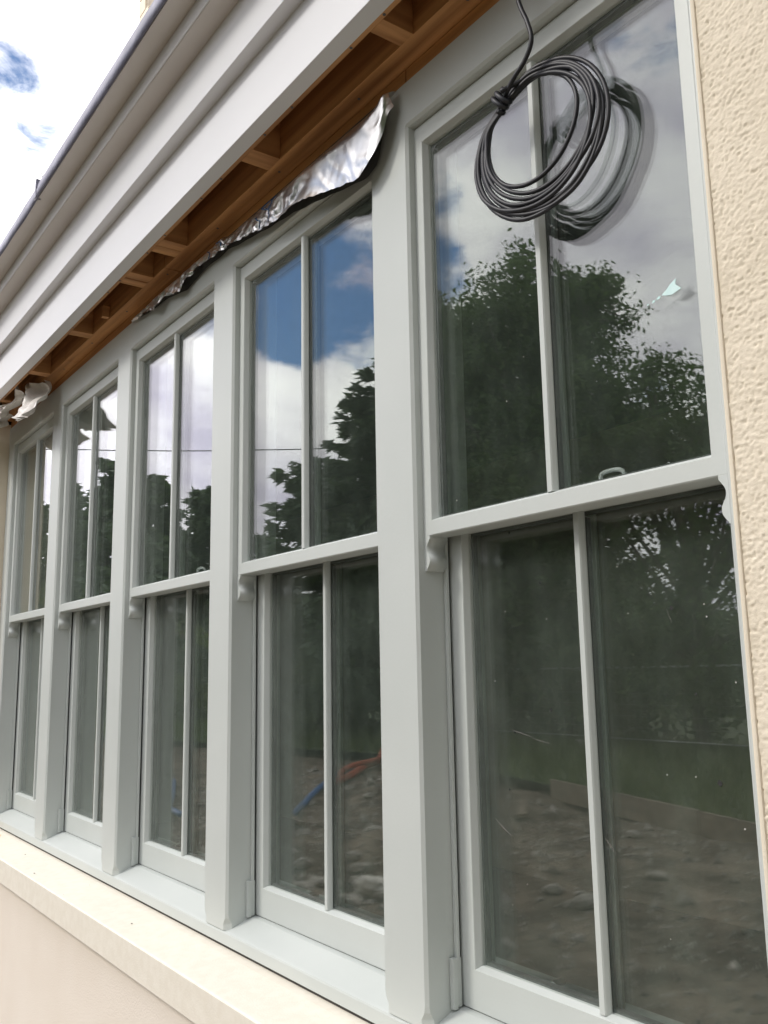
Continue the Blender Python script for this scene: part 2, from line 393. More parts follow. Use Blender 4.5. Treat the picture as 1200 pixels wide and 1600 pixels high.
# ledge
HP(prism_x('window_ledge', 'stone_ledge', [(-.135, -.100), (-.135, -.024), (-.131, -.0205), (-.02, -.0085), (.06, -.0085), (.06, -.100)], -1.5, 3.079, bevel=.0012))
hbox('sealant_strip', 'sealant', -.712, 3.075, .006, .05, -.0083, -.0005, bevel=0)
bm = bmesh.new()
vs = []
for k in range(11):
    a = k / 11 * 2 * math.pi; r_ = 1 + .25 * math.sin(3 * a + 1) + .1 * math.sin(5 * a)
    x, y = -.50 + .15 * r_ * math.cos(a), -.045 + .026 * r_ * math.sin(a)
    vs.append(bm.verts.new((x, y, -.0085 + (y + .02) * .104 + .0008)))
fc = bm.faces.new(vs)
HP(link('bare_patch', bm_me(bm, 'bare_patch'), 'patch'))
crumbs = bmesh.new()
for k in range(8):
    x = random.uniform(-.6, 2.6); y = random.uniform(-.128, -.015); r_ = random.uniform(.0008, .0026) * (1.6 if k % 9 == 0 else 1)
    bmesh.ops.create_icosphere(crumbs, subdivisions=1, radius=r_, matrix=Matrix.Translation((x, y, -.0085 + (y + .02) * .104 + r_ * .4)) @ Matrix.Diagonal((1.4, 1, .6, 1)))
o = HP(link('mortar_crumbs', bm_me(crumbs, 'mortar_crumbs'), 'stone')); o['kind'] = 'stuff'
# roof edge boards (y, z measured)
X0, X1 = -4.0, 6.0
def board(name, mat, y0, y1, z0, z1, bev=.0015): return hbox(name, mat, X0, X1, y0, y1, z0, z1, bevel=bev)
board('fascia_board', 'board', -.168, -.131, 1.795, 1.953)
board('fascia_board', 'board', -.201, -.160, 1.9495, 2.089)
board('cornice_board', 'soffit', -.2535, -.190, 2.0845, 2.131)  # shade put into its colour; the white slip in front is the lit face
board('cornice_fascia', 'board', -.2570, -.2540, 2.0855, 2.1275, .0008)
board('cornice_board', 'soffit', -.311, -.240, 2.128, 2.150)
board('roof_deck', 'slate', -.300, 3.5, 2.1505, 2.166, 0)
# lead flashing dressed over the edge, two lengths with a lap
def flashing(x0, x1, off):
    n = int((x1 - x0) / .03); prof = []; V = []; F = []
    for i in range(n + 1):
        x = x0 + (x1 - x0) * i / n
        w = noise.noise(Vector((x * 5, off, 0))) * .0035; w2 = noise.noise(Vector((x * 3, 9, off))) * .003
        pr = [(-.3145 - off + w, 2.124 + w2), (-.3155 - off + w, 2.150), (-.3125 - off, 2.176 + w), (-.300 - off, 2.183 + off + w), (-.06, 2.185 + off), (-.06, 2.181 + off), (-.298, 2.179 + off + w), (-.3115 - off + w, 2.124 + w2)]
        V += [(x, y, z) for y, z in pr]
    for i in range(n):
        for k in range(8):
            l = (k + 1) % 8; F.append((i * 8 + k, (i + 1) * 8 + k, (i + 1) * 8 + l, i * 8 + l))
    F.append(tuple(range(8))); F.append(tuple(n * 8 + k for k in range(8))[::-1])
    o = HP(link('lead_flashing', mesh('lead_flashing', V, F, True), 'lead')); return o
flashing(-4, .855, 0); flashing(.832, 3.4, .003); flashing(3.38, 6, 0)
o = hbox('flashing_clip', 'lead', .838, .852, -.3205, -.30, 2.128, 2.1925, bevel=.0015)
# eaves timbers
hbox('wall_plate', 'timber', -.712, 2.3705, .003, .10, 1.7705, 1.7995, bevel=.001)
hbox('wall_plate', 'timber', 2.3735, 3.078, .003, .10, 1.7705, 1.7995, bevel=.001)
for a, b_ in ((-.70, .29), (.2935, 1.252), (1.2555, 3.4)):
    hbox('eaves_plate', 'timber', a, b_, -.045, .06, 1.802, 1.940, bevel=.001)
for a, b_ in ((-4, -.05), (-.047, 1.377), (1.3795, 3.4)):
    hbox('eaves_batten', 'timber', a, b_, -.1300, -.1170, 1.8005, 1.94, bevel=.001)
for a, b_ in ((2.42, 2.461), (1.892, 1.950), (1.380, 1.4225), (1.336, 1.3765), (1.128, 1.172), (1.084, 1.1245), (.566, .613), (.056, .100), (-.395, -.355), (-.86, -.82), (2.93, 2.975), (3.2, 3.245)):
    hbox('noggin', 'timber_cross', a, b_, -.1165, -.0455, 1.8008 + random.uniform(0, .001), 1.915 + random.uniform(-.02, .02), bevel=.001)
hbox('noggin_block', 'timber_cross', .765, .785, -.068, -.0455, 1.806, 1.845)
board('eaves_deck', 'ply', -.1165, .10, 1.942, 1.955, 0)
nail = bmesh.new(); bmesh.ops.create_cone(nail, cap_ends=True, segments=8, radius1=.0032, radius2=.0032, depth=.0012)
nail_me = bm_me(nail, 'nail_head'); nail_me.materials.append(MAT['spacer'])
for k in range(40):
    x = -1.2 + k * .115 + random.uniform(-.01, .01)
    for yy, zz in (((-.1225 if k % 3 else -.020), 1.8002),):
        o = bpy.data.objects.new('nail_head', nail_me); COL.objects.link(o); o.location = (x, yy, zz + (.0012 if yy > -.1 else -.0002)); HP(o)
# room behind the windows
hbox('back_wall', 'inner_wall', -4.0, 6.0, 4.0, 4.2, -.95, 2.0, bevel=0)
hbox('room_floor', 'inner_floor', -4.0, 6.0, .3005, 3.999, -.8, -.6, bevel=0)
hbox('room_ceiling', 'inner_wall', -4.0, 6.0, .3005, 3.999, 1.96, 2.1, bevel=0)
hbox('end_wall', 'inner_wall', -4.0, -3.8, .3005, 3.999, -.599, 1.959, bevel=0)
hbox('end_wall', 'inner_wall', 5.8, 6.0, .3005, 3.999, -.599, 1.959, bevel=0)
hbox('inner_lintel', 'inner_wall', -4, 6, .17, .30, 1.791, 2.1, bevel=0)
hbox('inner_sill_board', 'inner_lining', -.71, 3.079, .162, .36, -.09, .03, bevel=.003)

# ------------------------------------------------------------------ window frame
wf = empty('window_frame', (1.15, .05, 0)); tag(wf, 'long pale sage painted timber frame of mullions, head and sill holding five sash windows', 'window frame')
def WP(o): o.parent = wf; o.location = (-1.15, -.05, 0); return o
def mullion(x0, x1):
    lv = [(.030, .0150), (.044, .0150), (.056, .0075), (.066, .0055), (1.6740, .0055), (1.6795, .0008)]
    V = []; F = []
    for z, c in lv:
        V += [(x0, c, z), (x0 + c, 0, z), (x1 - c, 0, z), (x1, c, z), (x1, .128, z), (x0, .128, z)]
    for i in range(len(lv) - 1):
        for k in range(6):
            l = (k + 1) % 6; F.append((i * 6 + k, i * 6 + l, (i + 1) * 6 + l, (i + 1) * 6 + k))
    F.append((5, 4, 3, 2, 1, 0)); F.append(tuple(len(lv) * 6 - 6 + k for k in range(6)))
    return WP(link('mullion', mesh('mullion', V, F), 'paint'))
for i in range(-1, 4): mullion(i * PITCH + (.038 if i < 0 else 0), i * PITCH + MW)
mullion(3.000 + .006, 3.079)
WP(prism_x('head_rail', 'paint', [(0, 1.6795), (.005, 1.6748), (.128, 1.6748), (.128, 1.770), (.0015, 1.770), (0, 1.7685)], -.712, 3.079))
WP(prism_x('sill', 'paint', [(0.0, 0.0), (.16, 0.0), (.16, .062), (.062, .0535), (.006, .0295), (.0015, .0270), (0, .0235)], -.712, 3.079))

# ------------------------------------------------------------------ sash windows
def ring(x0, x1, z0, z1, wl, wr, wb, wt, prof):                # prof: (a*width + b, y)
    V = []; F = []; n = len(prof)
    for (cx, sx, w1), (cz, sz, w2) in (((x0, 1, wl), (z0, 1, wb)), ((x1, -1, wr), (z0, 1, wb)), ((x1, -1, wr), (z1, -1, wt)), ((x0, 1, wl), (z1, -1, wt))):
        for a, b_, y in prof:
            V.append((cx + sx * (a * w1 + b_), y, cz + sz * (a * w2 + b_)))
    for c in range(4):
        d = (c + 1) % 4
        for k in range(n):
            l = (k + 1) % n; F.append((c * n + k, d * n + k, d * n + l, c * n + l))
    return V, F
def pane(name, mat, x0, x1, y, z0, z1, parent):
    return box(name, mat, x0, x1, y, y + .004, z0, z1, parent, bevel=0)
def bar_mesh(w, y0, yg, z0, z1):
    V = []; F = []
    for z in (z0, z1):
        V += [(-w / 2, yg, z), (-w / 2, yg - .003, z), (-w * .36, y0 + .0025, z), (-w * .26, y0, z), (w * .26, y0, z), (w * .36, y0 + .0025, z), (w / 2, yg - .003, z), (w / 2, yg, z)]
    for k in range(8): l = (k + 1) % 8; F.append((k, l, 8 + l, 8 + k))
    F.append(tuple(range(8))[::-1]); F.append(tuple(8 + k for k in range(8)))
    return mesh('glazing_bar', V, F)
def horn_mesh(D):
    # ogee on the inner side (x, z), extruded in depth
    w = [(0, .0305), (-.005, .0303), (-.0065, .0285), (-.010, .0262), (-.014, .0232), (-.019, .0212), (-.025, .0212), (-.030, .0228), (-.035, .0262), (-.040, .0285), (-.046, .0292), (-.051, .0275), (-.056, .0242), (-.0600, .0205), (-.0625, .0200)]
    pts = [(a, z) for z, a in w]; pts = [(0, .012), (pts[0][0], .012)] + pts + [(0, -.0625)]
    V = [(x, 0, z) for x, z in pts] + [(x, D, z) for x, z in pts]; n = len(pts)
    F = [(k, (k + 1) % n, n + (k + 1) % n, n + k) for k in range(n)] + [tuple(range(n))[::-1], tuple(n + k for k in range(n))]
    me = mesh('horn', V, F); bm = bmesh.new(); bm.from_mesh(me); bmesh.ops.recalc_face_normals(bm, faces=bm.faces); bm.to_mesh(me); bm.free()
    me.materials.append(MAT['paint'])
    me.polygons.foreach_set('use_smooth', [2 <= k <= 15 for k in range(len(F))]); return me
def sprof(y0, yg, D):     # face, chamfer down to the glass, back
    return [(0, .0, y0 + .002), (0, .002, y0), (1, -.0058, y0), (1, -.0048, y0 + .0012), (1, 0, yg - .003), (1, 0, y0 + D), (0, 0, y0 + D)]
SHARED = {}
def make_window(label):
    root = empty('sash_window', (0, .012, 0))
    def A(o, par=root):
        o.parent = par
        if par is root: o.location = (0, -.012, 0)
        return o
    W = PITCH - MW                                            # local x: 0 .. W
    g0 = .0015
    # upper sash
    yu, yg, D = .019, .034, .042; e = .0145
    V, F = ring(-e, W + e, .8585, 1.6735, .0435, .0435, .033, .043, sprof(yu, yg, D))
    us = A(link('upper_sash', mesh('upper_sash', V, F), 'paint'))
    xc = W / 2
    A(pane('pane', 'glass', .022, xc - .0005, yg, .884, 1.637, None), us); A(pane('pane', 'glass', xc + .0005, W - .022, yg, .884, 1.637, None), us)
    A(pane('inner_pane', 'glass_in', .022, W - .022, yg + .016, .884, 1.637, None), us)
    b_ = link('glazing_bar', bar_mesh(.0185, yu + .003, yg - .0003, .890, 1.632), 'paint'); A(b_, us); b_.location.x = xc
    b_ = link('glazing_bar', bar_mesh(.0185, -.012, -.0003, .890, 1.632), 'paint'); A(b_, us); b_.location = (xc, yg + .0205, 0); b_.rotation_euler.z = 0; b_.scale = (1, -1, 1)
    V, F = ring(.0255, W - .0255, .8885, 1.633, .009, .009, .007, .009, [(0, 0, yg + .0045), (1, 0, yg + .0045), (1, 0, yg + .0155), (0, 0, yg + .0155)])
    A(link('spacer', mesh('spacer', V, F), 'spacer'), us)
    A(box('spacer_bar', 'spacer', xc - .0065, xc + .0065, yg + .0045, yg + .0155, .892, 1.63, None, 0), us)
    for x, sx in ((-e, 1), (W + e, -1)):
        h = link('horn', SHARED.setdefault(sx, horn_mesh(.042) if sx > 0 else None) or SHARED[1]); A(h, us); h.location = (x, yu + .0002, .8585); h.scale.x = sx
    # lower sash
    yl, yg2 = .074, .089
    V, F = ring(g0, W - g0, .056, .900, .0435, .0435, .070, .036, sprof(yl, yg2, D))
    ls = A(link('lower_sash', mesh('lower_sash', V, F), 'paint'))
    A(pane('pane', 'glass_low', .036, xc - .0005, yg2, .118, .870, None), ls); A(pane('pane', 'glass_low', xc + .0005, W - .036, yg2, .118, .870, None), ls)
    A(pane('inner_pane', 'glass_in', .036, W - .036, yg2 + .016, .118, .870, None), ls)
    b_ = link('glazing_bar', bar_mesh(.0185, yl + .003, yg2 - .0003, .124, .866), 'paint'); A(b_, ls); b_.location.x = xc
    b_ = link('glazing_bar', bar_mesh(.0185, -.012, -.0003, .124, .866), 'paint'); A(b_, ls); b_.location = (xc, yg2 + .0205, 0); b_.scale = (1, -1, 1)
    V, F = ring(.040, W - .040, .122, .868, .009, .009, .009, .009, [(0, 0, yg2 + .0045), (1, 0, yg2 + .0045), (1, 0, yg2 + .0155), (0, 0, yg2 + .0155)])
    A(link('spacer', mesh('spacer', V, F), 'spacer'), ls)
    A(box('spacer_bar', 'spacer', xc - .0065, xc + .0065, yg2 + .0045, yg2 + .0155, .125, .855, None, 0), ls)
    # parting bead and stop at the jamb, with dark draught strip
    for x0, x1 in ((.0, .009), (W - .009, W)):
        A(box('parting_bead', 'paint', x0 + .0003, x1 - .0003, .0615, .0685, .062, .894, None, .0015))
    for x0, x1 in ((0, .0105), (W - .0105, W)):
        bm = bmesh.new(); box_bm(bm, x0 + .0004, x1, .0500, .0605, .0540, .135); box_bm(bm, x0 + .0004, x1 - .002, .0608, .0705, .056, .1345)
        A(link('bead_cap', bm_me(bm, 'bead_cap', .0015), 'paint'))
    A(box('draught_strip', 'rubber', .0002, .0014, .0686, .080, .056, .89, None, 0)); A(box('draught_strip', 'rubber', .004, W - .004, .077, .095, .0545, .0562, None, 0))
    # fastener on the meeting rail, lift ring on the bottom rail (inside)
    pts = spline([(.361, .088, .899), (.361, .088, .9145), (.372, .088, .918), (.392, .088, .918), (.402, .090, .914), (.404, .092, .906)], 5)
    A(tube('fastener', 'board', [(a, b2, c) for a, b2, c in pts], .0035, 7), ls)
    A(box('fastener_plate', 'board', .345, .412, .080, .098, .9005, .9035, None, .001), ls)
    bm = bmesh.new(); bmesh.ops.create_cone(bm, cap_ends=True, segments=16, radius1=.009, radius2=.007, depth=.022)
    bmesh.ops.rotate(bm, verts=bm.verts, matrix=Matrix.Rotation(math.radians(90), 3, 'X')); bmesh.ops.translate(bm, verts=bm.verts, vec=(.178, .1275, .122))
    A(link('lift_knob', bm_me(bm, 'lift_knob', .001), 'chrome'), ls)
    tag(root, label, 'sash window', 'five sash windows in a row')
    return root
LAB = ['sash window at the far left end reflecting cream wall, below the crumpled polythene',
       'narrow looking sash window second from the far left, reflecting hedge tops and the polythene scrap',
       'middle sash window of the five with white cloud and dark treetops reflected',
       'sash window under the silver foil with blue sky reflected in its top panes',
       'nearest and largest looking sash window behind the hanging black cable coil, beside the rough render']
W0 = make_window(LAB[0])
def copy_tree(o, parent=None):
    c = o.copy(); COL.objects.link(c); c.parent = parent
    for ch in list(o.children):
        if ch.name in SRC: copy_tree(ch, c)
    return c
def all_names(o):
    s = {o.name}
    for ch in o.children: s |= all_names(ch)
    return s
SRC = all_names(W0)
wins = [W0]
for i in range(1, 5):
    w = copy_tree(W0); w['label'] = LAB[i]; wins.append(w)
for i, w in enumerate(wins): w.location.x = (i - 1) * PITCH + MW
for i in (0, 1, 3):                                           # fasteners show on the nearest and the middle window only
    for ls_ in [c for c in wins[i].children if c.name.startswith('lower_sash')]:
        for f_ in [c for c in ls_.children if c.name.startswith('fastener')]: bpy.data.objects.remove(f_)
# marks on the nearest window's panes
near = wins[4]
nu = [c for c in near.children if c.name.startswith('upper_sash')][0]; nl = [c for c in near.children if c.name.startswith('lower_sash')][0]
ox = 3 * PITCH + MW
def flat(name, mat, polys, y, parent, thick=.0006):
    bm = bmesh.new()
    for poly in polys:
        a = [bm.verts.new((x - ox, y, z)) for x, z in poly]; b_ = [bm.verts.new((x - ox, y - thick, z)) for x, z in poly]; n = len(poly)
        bm.faces.new(a); bm.faces.new(b_[::-1])
        for k in range(n): bm.faces.new((a[k], b_[k], b_[(k + 1) % n], a[(k + 1) % n]))
    bmesh.ops.recalc_face_normals(bm, faces=bm.faces)
    return link(name, bm_me(bm, name), mat, parent)
o = flat('tape_scrap', 'sticker', [[(2.934, 1.152), (2.933, 1.144), (2.942, 1.135), (2.925, 1.131), (2.915, 1.1335), (2.909, 1.1365), (2.917, 1.141), (2.924, 1.147)],
                                   [(2.908, 1.1355), (2.903, 1.1365), (2.899, 1.132), (2.906, 1.1325)], [(2.898, 1.133), (2.894, 1.134), (2.892, 1.130), (2.896, 1.130)], [(2.887, 1.131), (2.884, 1.132), (2.884, 1.129)]], .0336, nu)
def dots(name, mat, pts, r, y, parent):
    polys = []
    for x, z in pts:
        k0 = random.uniform(.6, 1.4); polys.append([(x + r * k0 * math.cos(a) * random.uniform(.6, 1.2), z + r * k0 * math.sin(a) * random.uniform(.7, 1.4)) for a in np.arange(0, 6.2, 1.05)])
    o = flat(name, mat, polys, y, parent); o['kind'] = 'stuff'; return o
dots('dirt_speck', 'speck', [(2.524, .852), (2.592, .759), (2.603, .552), (2.518, .514), (2.877, .581), (2.904, .465), (2.847, .7), (2.50, .42)], .0028, .0886, nl)
dots('plaster_speck', 'speck_light', [(random.uniform(2.43, 2.95), random.uniform(.13, .84)) for _ in range(16)], .0009, .0886, nl)
dots('plaster_speck', 'speck_light', [(random.uniform(2.43, 2.95), random.uniform(.9, 1.6)) for _ in range(6)], .0008, .0336, nu)
def streak(x0, z0, x1, z1, w):
    return [(x0, z0), ((x0 + x1) / 2, (z0 + z1) / 2 + w), (x1, z1), ((x0 + x1) / 2, (z0 + z1) / 2 - w)]
o = flat('mud_smear', 'scratch', [streak(2.505, .519, 2.56, .508, .0006), streak(2.555, .507, 2.60, .499, .0004), streak(2.838, .700, 2.846, .680, .0006), streak(2.46, .37, 2.50, .345, .0012),
    streak(2.70, .37, 2.72, .35, .001)], .0886, nl); o['kind'] = 'stuff'

# ------------------------------------------------------------------ foil membrane
fo = empty('foil_membrane', (1.7, -.02, 1.75)); tag(fo, 'crumpled silver foil membrane hanging from under the eaves over the window head', 'foil')
def FP(o): o.parent = fo; o.location = (-1.7, .02, -1.75); return o
fx = [.90, .95, 1.06, 1.141, 1.20, 1.335, 1.36, 1.422, 1.50, 1.566, 1.625, 1.70, 1.80, 1.90, 1.99, 2.10, 2.177, 2.261, 2.30, 2.336, 2.357]
fz = [1.757, 1.748, 1.739, 1.712, 1.733, 1.703, 1.722, 1.728, 1.730, 1.724, 1.721, 1.707, 1.690, 1.674, 1.673, 1.644, 1.626, 1.607, 1.628, 1.668, 1.722]
n, mrow = 300, 16; V = []
for i in range(n + 1):
    x = .90 + (2.357 - .90) * i / n
    zb = float(np.interp(x, fx, fz)) + noise.noise(Vector((x * 40, 0, 0))) * .003
    zt = 1.766 - (.010 if x > 1.6 else 0)
    small = max(0, min(1, (2.0 - x) / .4))
    for j in range(mrow + 1):
        v = j / mrow; z = zt + (zb - zt) * v; hgt = (zt - zb)
        big = max(0, min(1, (x - 1.85) / .25))
        y = -.0085 - (.020 + .016 * big) * min(1, v * 3.2) ** .7 * min(1, hgt / .05) + .010 * big * v
        y += noise.noise(Vector((x * 7 + v * .9, v * 1.1 + x * 3, 2))) * .016 * big * v
        y += (noise.noise(Vector((x * 22 + v * 1.5, v * 1.6, 2))) * .0065 + noise.noise(Vector((x * 48 + v * 3, v * 3, 4))) * .0028) * (1 - .82 * big) * (.25 + v)
        cr_ = abs(noise.noise(Vector((x * 14 - v * 2.2, v * 2, 9))))
        y -= (.0040 - .0018 * big) * (1 - min(1, cr_ * 7)) * v
        V.append((x, min(y, -.0045), z))
Q = [(i * (mrow + 1) + j, (i + 1) * (mrow + 1) + j, (i + 1) * (mrow + 1) + j + 1, i * (mrow + 1) + j + 1) for i in range(n) for j in range(mrow)]
fs = FP(link('foil_sheet', fast_mesh('foil_sheet', V, Q), 'foil'))
fs.data.polygons.foreach_set('use_smooth', [True] * len(Q))
VV = np.array(V).reshape(n + 1, mrow + 1, 3)
def fpt(x, v):
    i = int((x - .90) / (2.357 - .90) * n); j = int(v * mrow); p = VV[i, min(j, mrow)]; return (p[0], p[1] - .0006, p[2])
for ln in ([(1.565, .3), (1.60, .5), (1.60, .8)], [(1.86, .1), (1.835, .35), (1.87, .55), (1.865, .9)], [(1.80, .5), (1.82, .75), (1.815, .95)], [(1.50, .2), (1.525, .6), (1.52, .95)], [(1.885, .1), (1.89, .35), (1.87, .55)]):
    o = FP(tube('printed_line', 'foil_print', [fpt(*q) for q in spline([(a, b2, 0) for a, b2 in ln], 6) and [(p[0], min(1, max(0, p[1]))) for p in spline([(a, b2, 0) for a, b2 in ln], 6)]], .0011, 5))
# black backing below/behind it
bx = [.93, 1.05, 1.2, 1.335, 1.45, 1.6, 1.8, 1.95, 2.1, 2.18, 2.25, 2.285, 2.305, 2.325]
bz = [1.757, 1.746, 1.737, 1.712, 1.730, 1.727, 1.700, 1.680, 1.652, 1.635, 1.625, 1.634, 1.69, 1.765]
V = []
for i in range(161):
    x = .93 + (2.325 - .93) * i / 160; zb = float(np.interp(x, bx, bz)) + noise.noise(Vector((x * 14, 3, 0))) * .006
    for j in range(7):
        v = j / 6; V.append((x, -.0015 - .003 * v - abs(noise.noise(Vector((x * 9, v * 2, 0)))) * .004 * v, 1.772 + (zb - 1.772) * v))
Q = [(i * 7 + j, (i + 1) * 7 + j, (i + 1) * 7 + j + 1, i * 7 + j + 1) for i in range(160) for j in range(6)]
o = FP(link('black_backing', fast_mesh('black_backing', V, Q), 'black')); o.data.polygons.foreach_set('use_smooth', [True] * len(Q))

# ------------------------------------------------------------------ polythene scraps at the far end
def crumple(name, label, c, ux, uz, w, h, seed, fold):
    n = 34; V = []
    for i in range(n + 1):
        for j in range(n + 1):
            u, v = i / n - .5, j / n - .5
            ed = 1 + .16 * noise.noise(Vector((u * 2.2, v * 2.2, seed))) + .05 * noise.noise(Vector((u * 9, v * 9, seed)))
            x = c[0] + w * u * ed + .25 * h * v * ux; z = c[2] + h * v * ed + w * u * uz
            y = c[1] + fold * (noise.noise(Vector((u * 5 + seed, v * 1.6, 0))) + .35 * noise.noise(Vector((u * 11, v * 4, seed)))) - fold * 1.2 * (.5 - v) ** 2
            V.append((x, y, z))
    Q = [(i * (n + 1) + j, (i + 1) * (n + 1) + j, (i + 1) * (n + 1) + j + 1, i * (n + 1) + j + 1) for i in range(n) for j in range(n)]
    o = link(name, fast_mesh(name, V, Q), 'poly'); o.data.polygons.foreach_set('use_smooth', [True] * len(Q))
    tag(o, label, 'plastic sheet'); return o
crumple('polythene_scrap', 'long crumpled translucent polythene scrap at the far left end of the eaves', (-.44, -.085, 1.740), .8, .12, .56, .10, 1.3, .075)
crumple('polythene_scrap', 'folded white polythene flap hanging down over the far window head', (-.02, -.06, 1.715), -.9, -.18, .28, .17, 5.1, .06)

# ------------------------------------------------------------------ coil of cable
cb = empty('cable_coil', (2.745, -.04, 1.46)); tag(cb, 'coil of black cable tied with its own end, hanging before the nearest window', 'cable')
def CP(o): o.parent = cb; o.location = (-2.745, .04, -1.46); return o
T = np.array([2.676, -.036, 1.545]); ang0 = math.atan2(.087, -.054)
loops = [(.119, .0, .003), (.112, .14, -.004), (.120, -.08, .004), (.104, .20, .000), (.114, -.16, -.006), (.088, .02, .003), (.119, .10, .006), (.107, .02, -.002), (.116, -.03, .001)]
pts = [np.array([2.735, -.085, 1.86]), np.array([2.741, -.07, 1.78]), np.array([2.741, -.052, 1.684]), np.array([2.757, -.050, 1.632]), np.array([2.762, -.048, 1.598]), np.array([2.744, -.045, 1.576]), np.array([2.712, -.044, 1.557])]
for k, (r_, tw, dy) in enumerate(loops):
    ca = ang0 + math.pi + tw * .55                               # from tie to centre
    cx, cz = T[0] + r_ * math.cos(ca), T[2] + r_ * math.sin(ca)
    st = ca + math.pi
    K = 16
    for s in range(1 if k else 0, K):
        a = st + 2 * math.pi * s / K                              # counter-clockwise seen from the front: down the left side
        away = math.sin(math.pi * s / K)
        ox_ = (k - 4) * .0027 * (1 - away)
        rr = r_ * (1 + .085 * noise.noise(Vector((k * 3.1, s * .32, 1))) * away)
        x = cx + rr * math.cos(a) + ox_ * .7; z = cz + rr * math.sin(a) + ox_ * .7 + .004 * away
        y = -.036 + .033 * (x - 2.61) / .26 + dy * away * .55 + (.0035 * ((k % 3) - 1)) * (1 - away)
        pts.append(np.array([x, y, z]))
pts.append(np.array([2.690, -.050, 1.548]))
CP(tube('cable_loops', 'cable', spline(pts, 8), .0038, 9))
# tie: two turns of the cable end round the bundle
tp = []
axis = np.array([math.cos(ang0 + math.pi / 2), 0, math.sin(ang0 + math.pi / 2)]); rad = np.array([math.cos(ang0), 0, math.sin(ang0)])
for s in range(61):
    a = s / 60 * 2 * math.pi * 2.6
    tp.append(T + np.array([0, 0.0, 0]) + rad * math.cos(a) * .0175 + np.array([0, 1, 0]) * math.sin(a) * .0105 + axis * (-.013 + .026 * s / 60) - rad * .001)
CP(tube('cable_tie_turns', 'cable', tp, .0042, 9))

# sprig on the roof edge
sp = empty('plant_sprig', (.873, -.305, 2.18)); tag(sp, 'tiny leafy weed sprig growing above the lead roof edge', 'plant')
o = tube('stem', 'bark', [(0, 0, 0), (.002, -.004, .012), (-.004, -.006, .03)], .0012, 5, parent=sp)
for k in range(9):
    a = random.uniform(0, 6.28); l = random.uniform(.014, .026); z = .008 + k * .0025
    v = [(0, -.005, z), (l * .5 * math.cos(a) - .002, l * .5 * math.sin(a) - .005, z + .005), (l * math.cos(a), l * math.sin(a) - .005, z + .003), (l * .5 * math.cos(a) + .002, l * .5 * math.sin(a) - .005, z + .001)]
    link('leaf', mesh('leaf', v, [(0, 1, 2, 3)]), 'leaf', sp)

# main house whose gable shows above the roof edge
mh = empty('main_house', (-2.0, 6, -.9)); tag(mh, 'stone gabled house standing behind the extension roof at top left', 'building')
def MP(o): o.parent = mh; o.location = (2.0, -6, .9); return o
MP(box('wall', 'wall_stone', -6.02, 8, 3.0, 9.8, -.9, 8.2, bevel=.0))
MP(box('chimney', 'wall_stone', -7.56, -5.6, 3.02, 4.2, 8.2, 12.0, bevel=.02))
MP(prism_x('roof', 'slate', [(2.6, 8.2), (6.4, 11.5), (10.2, 8.2)], -6.3, 8.3))
for k in range(14):
    MP(box('quoin', 'render_trim', -7.585, -7.585 + (.34 if k % 2 else .22), 2.995, 3.3, 8.25 + k * .26, 8.25 + k * .26 + .245, bevel=.01))

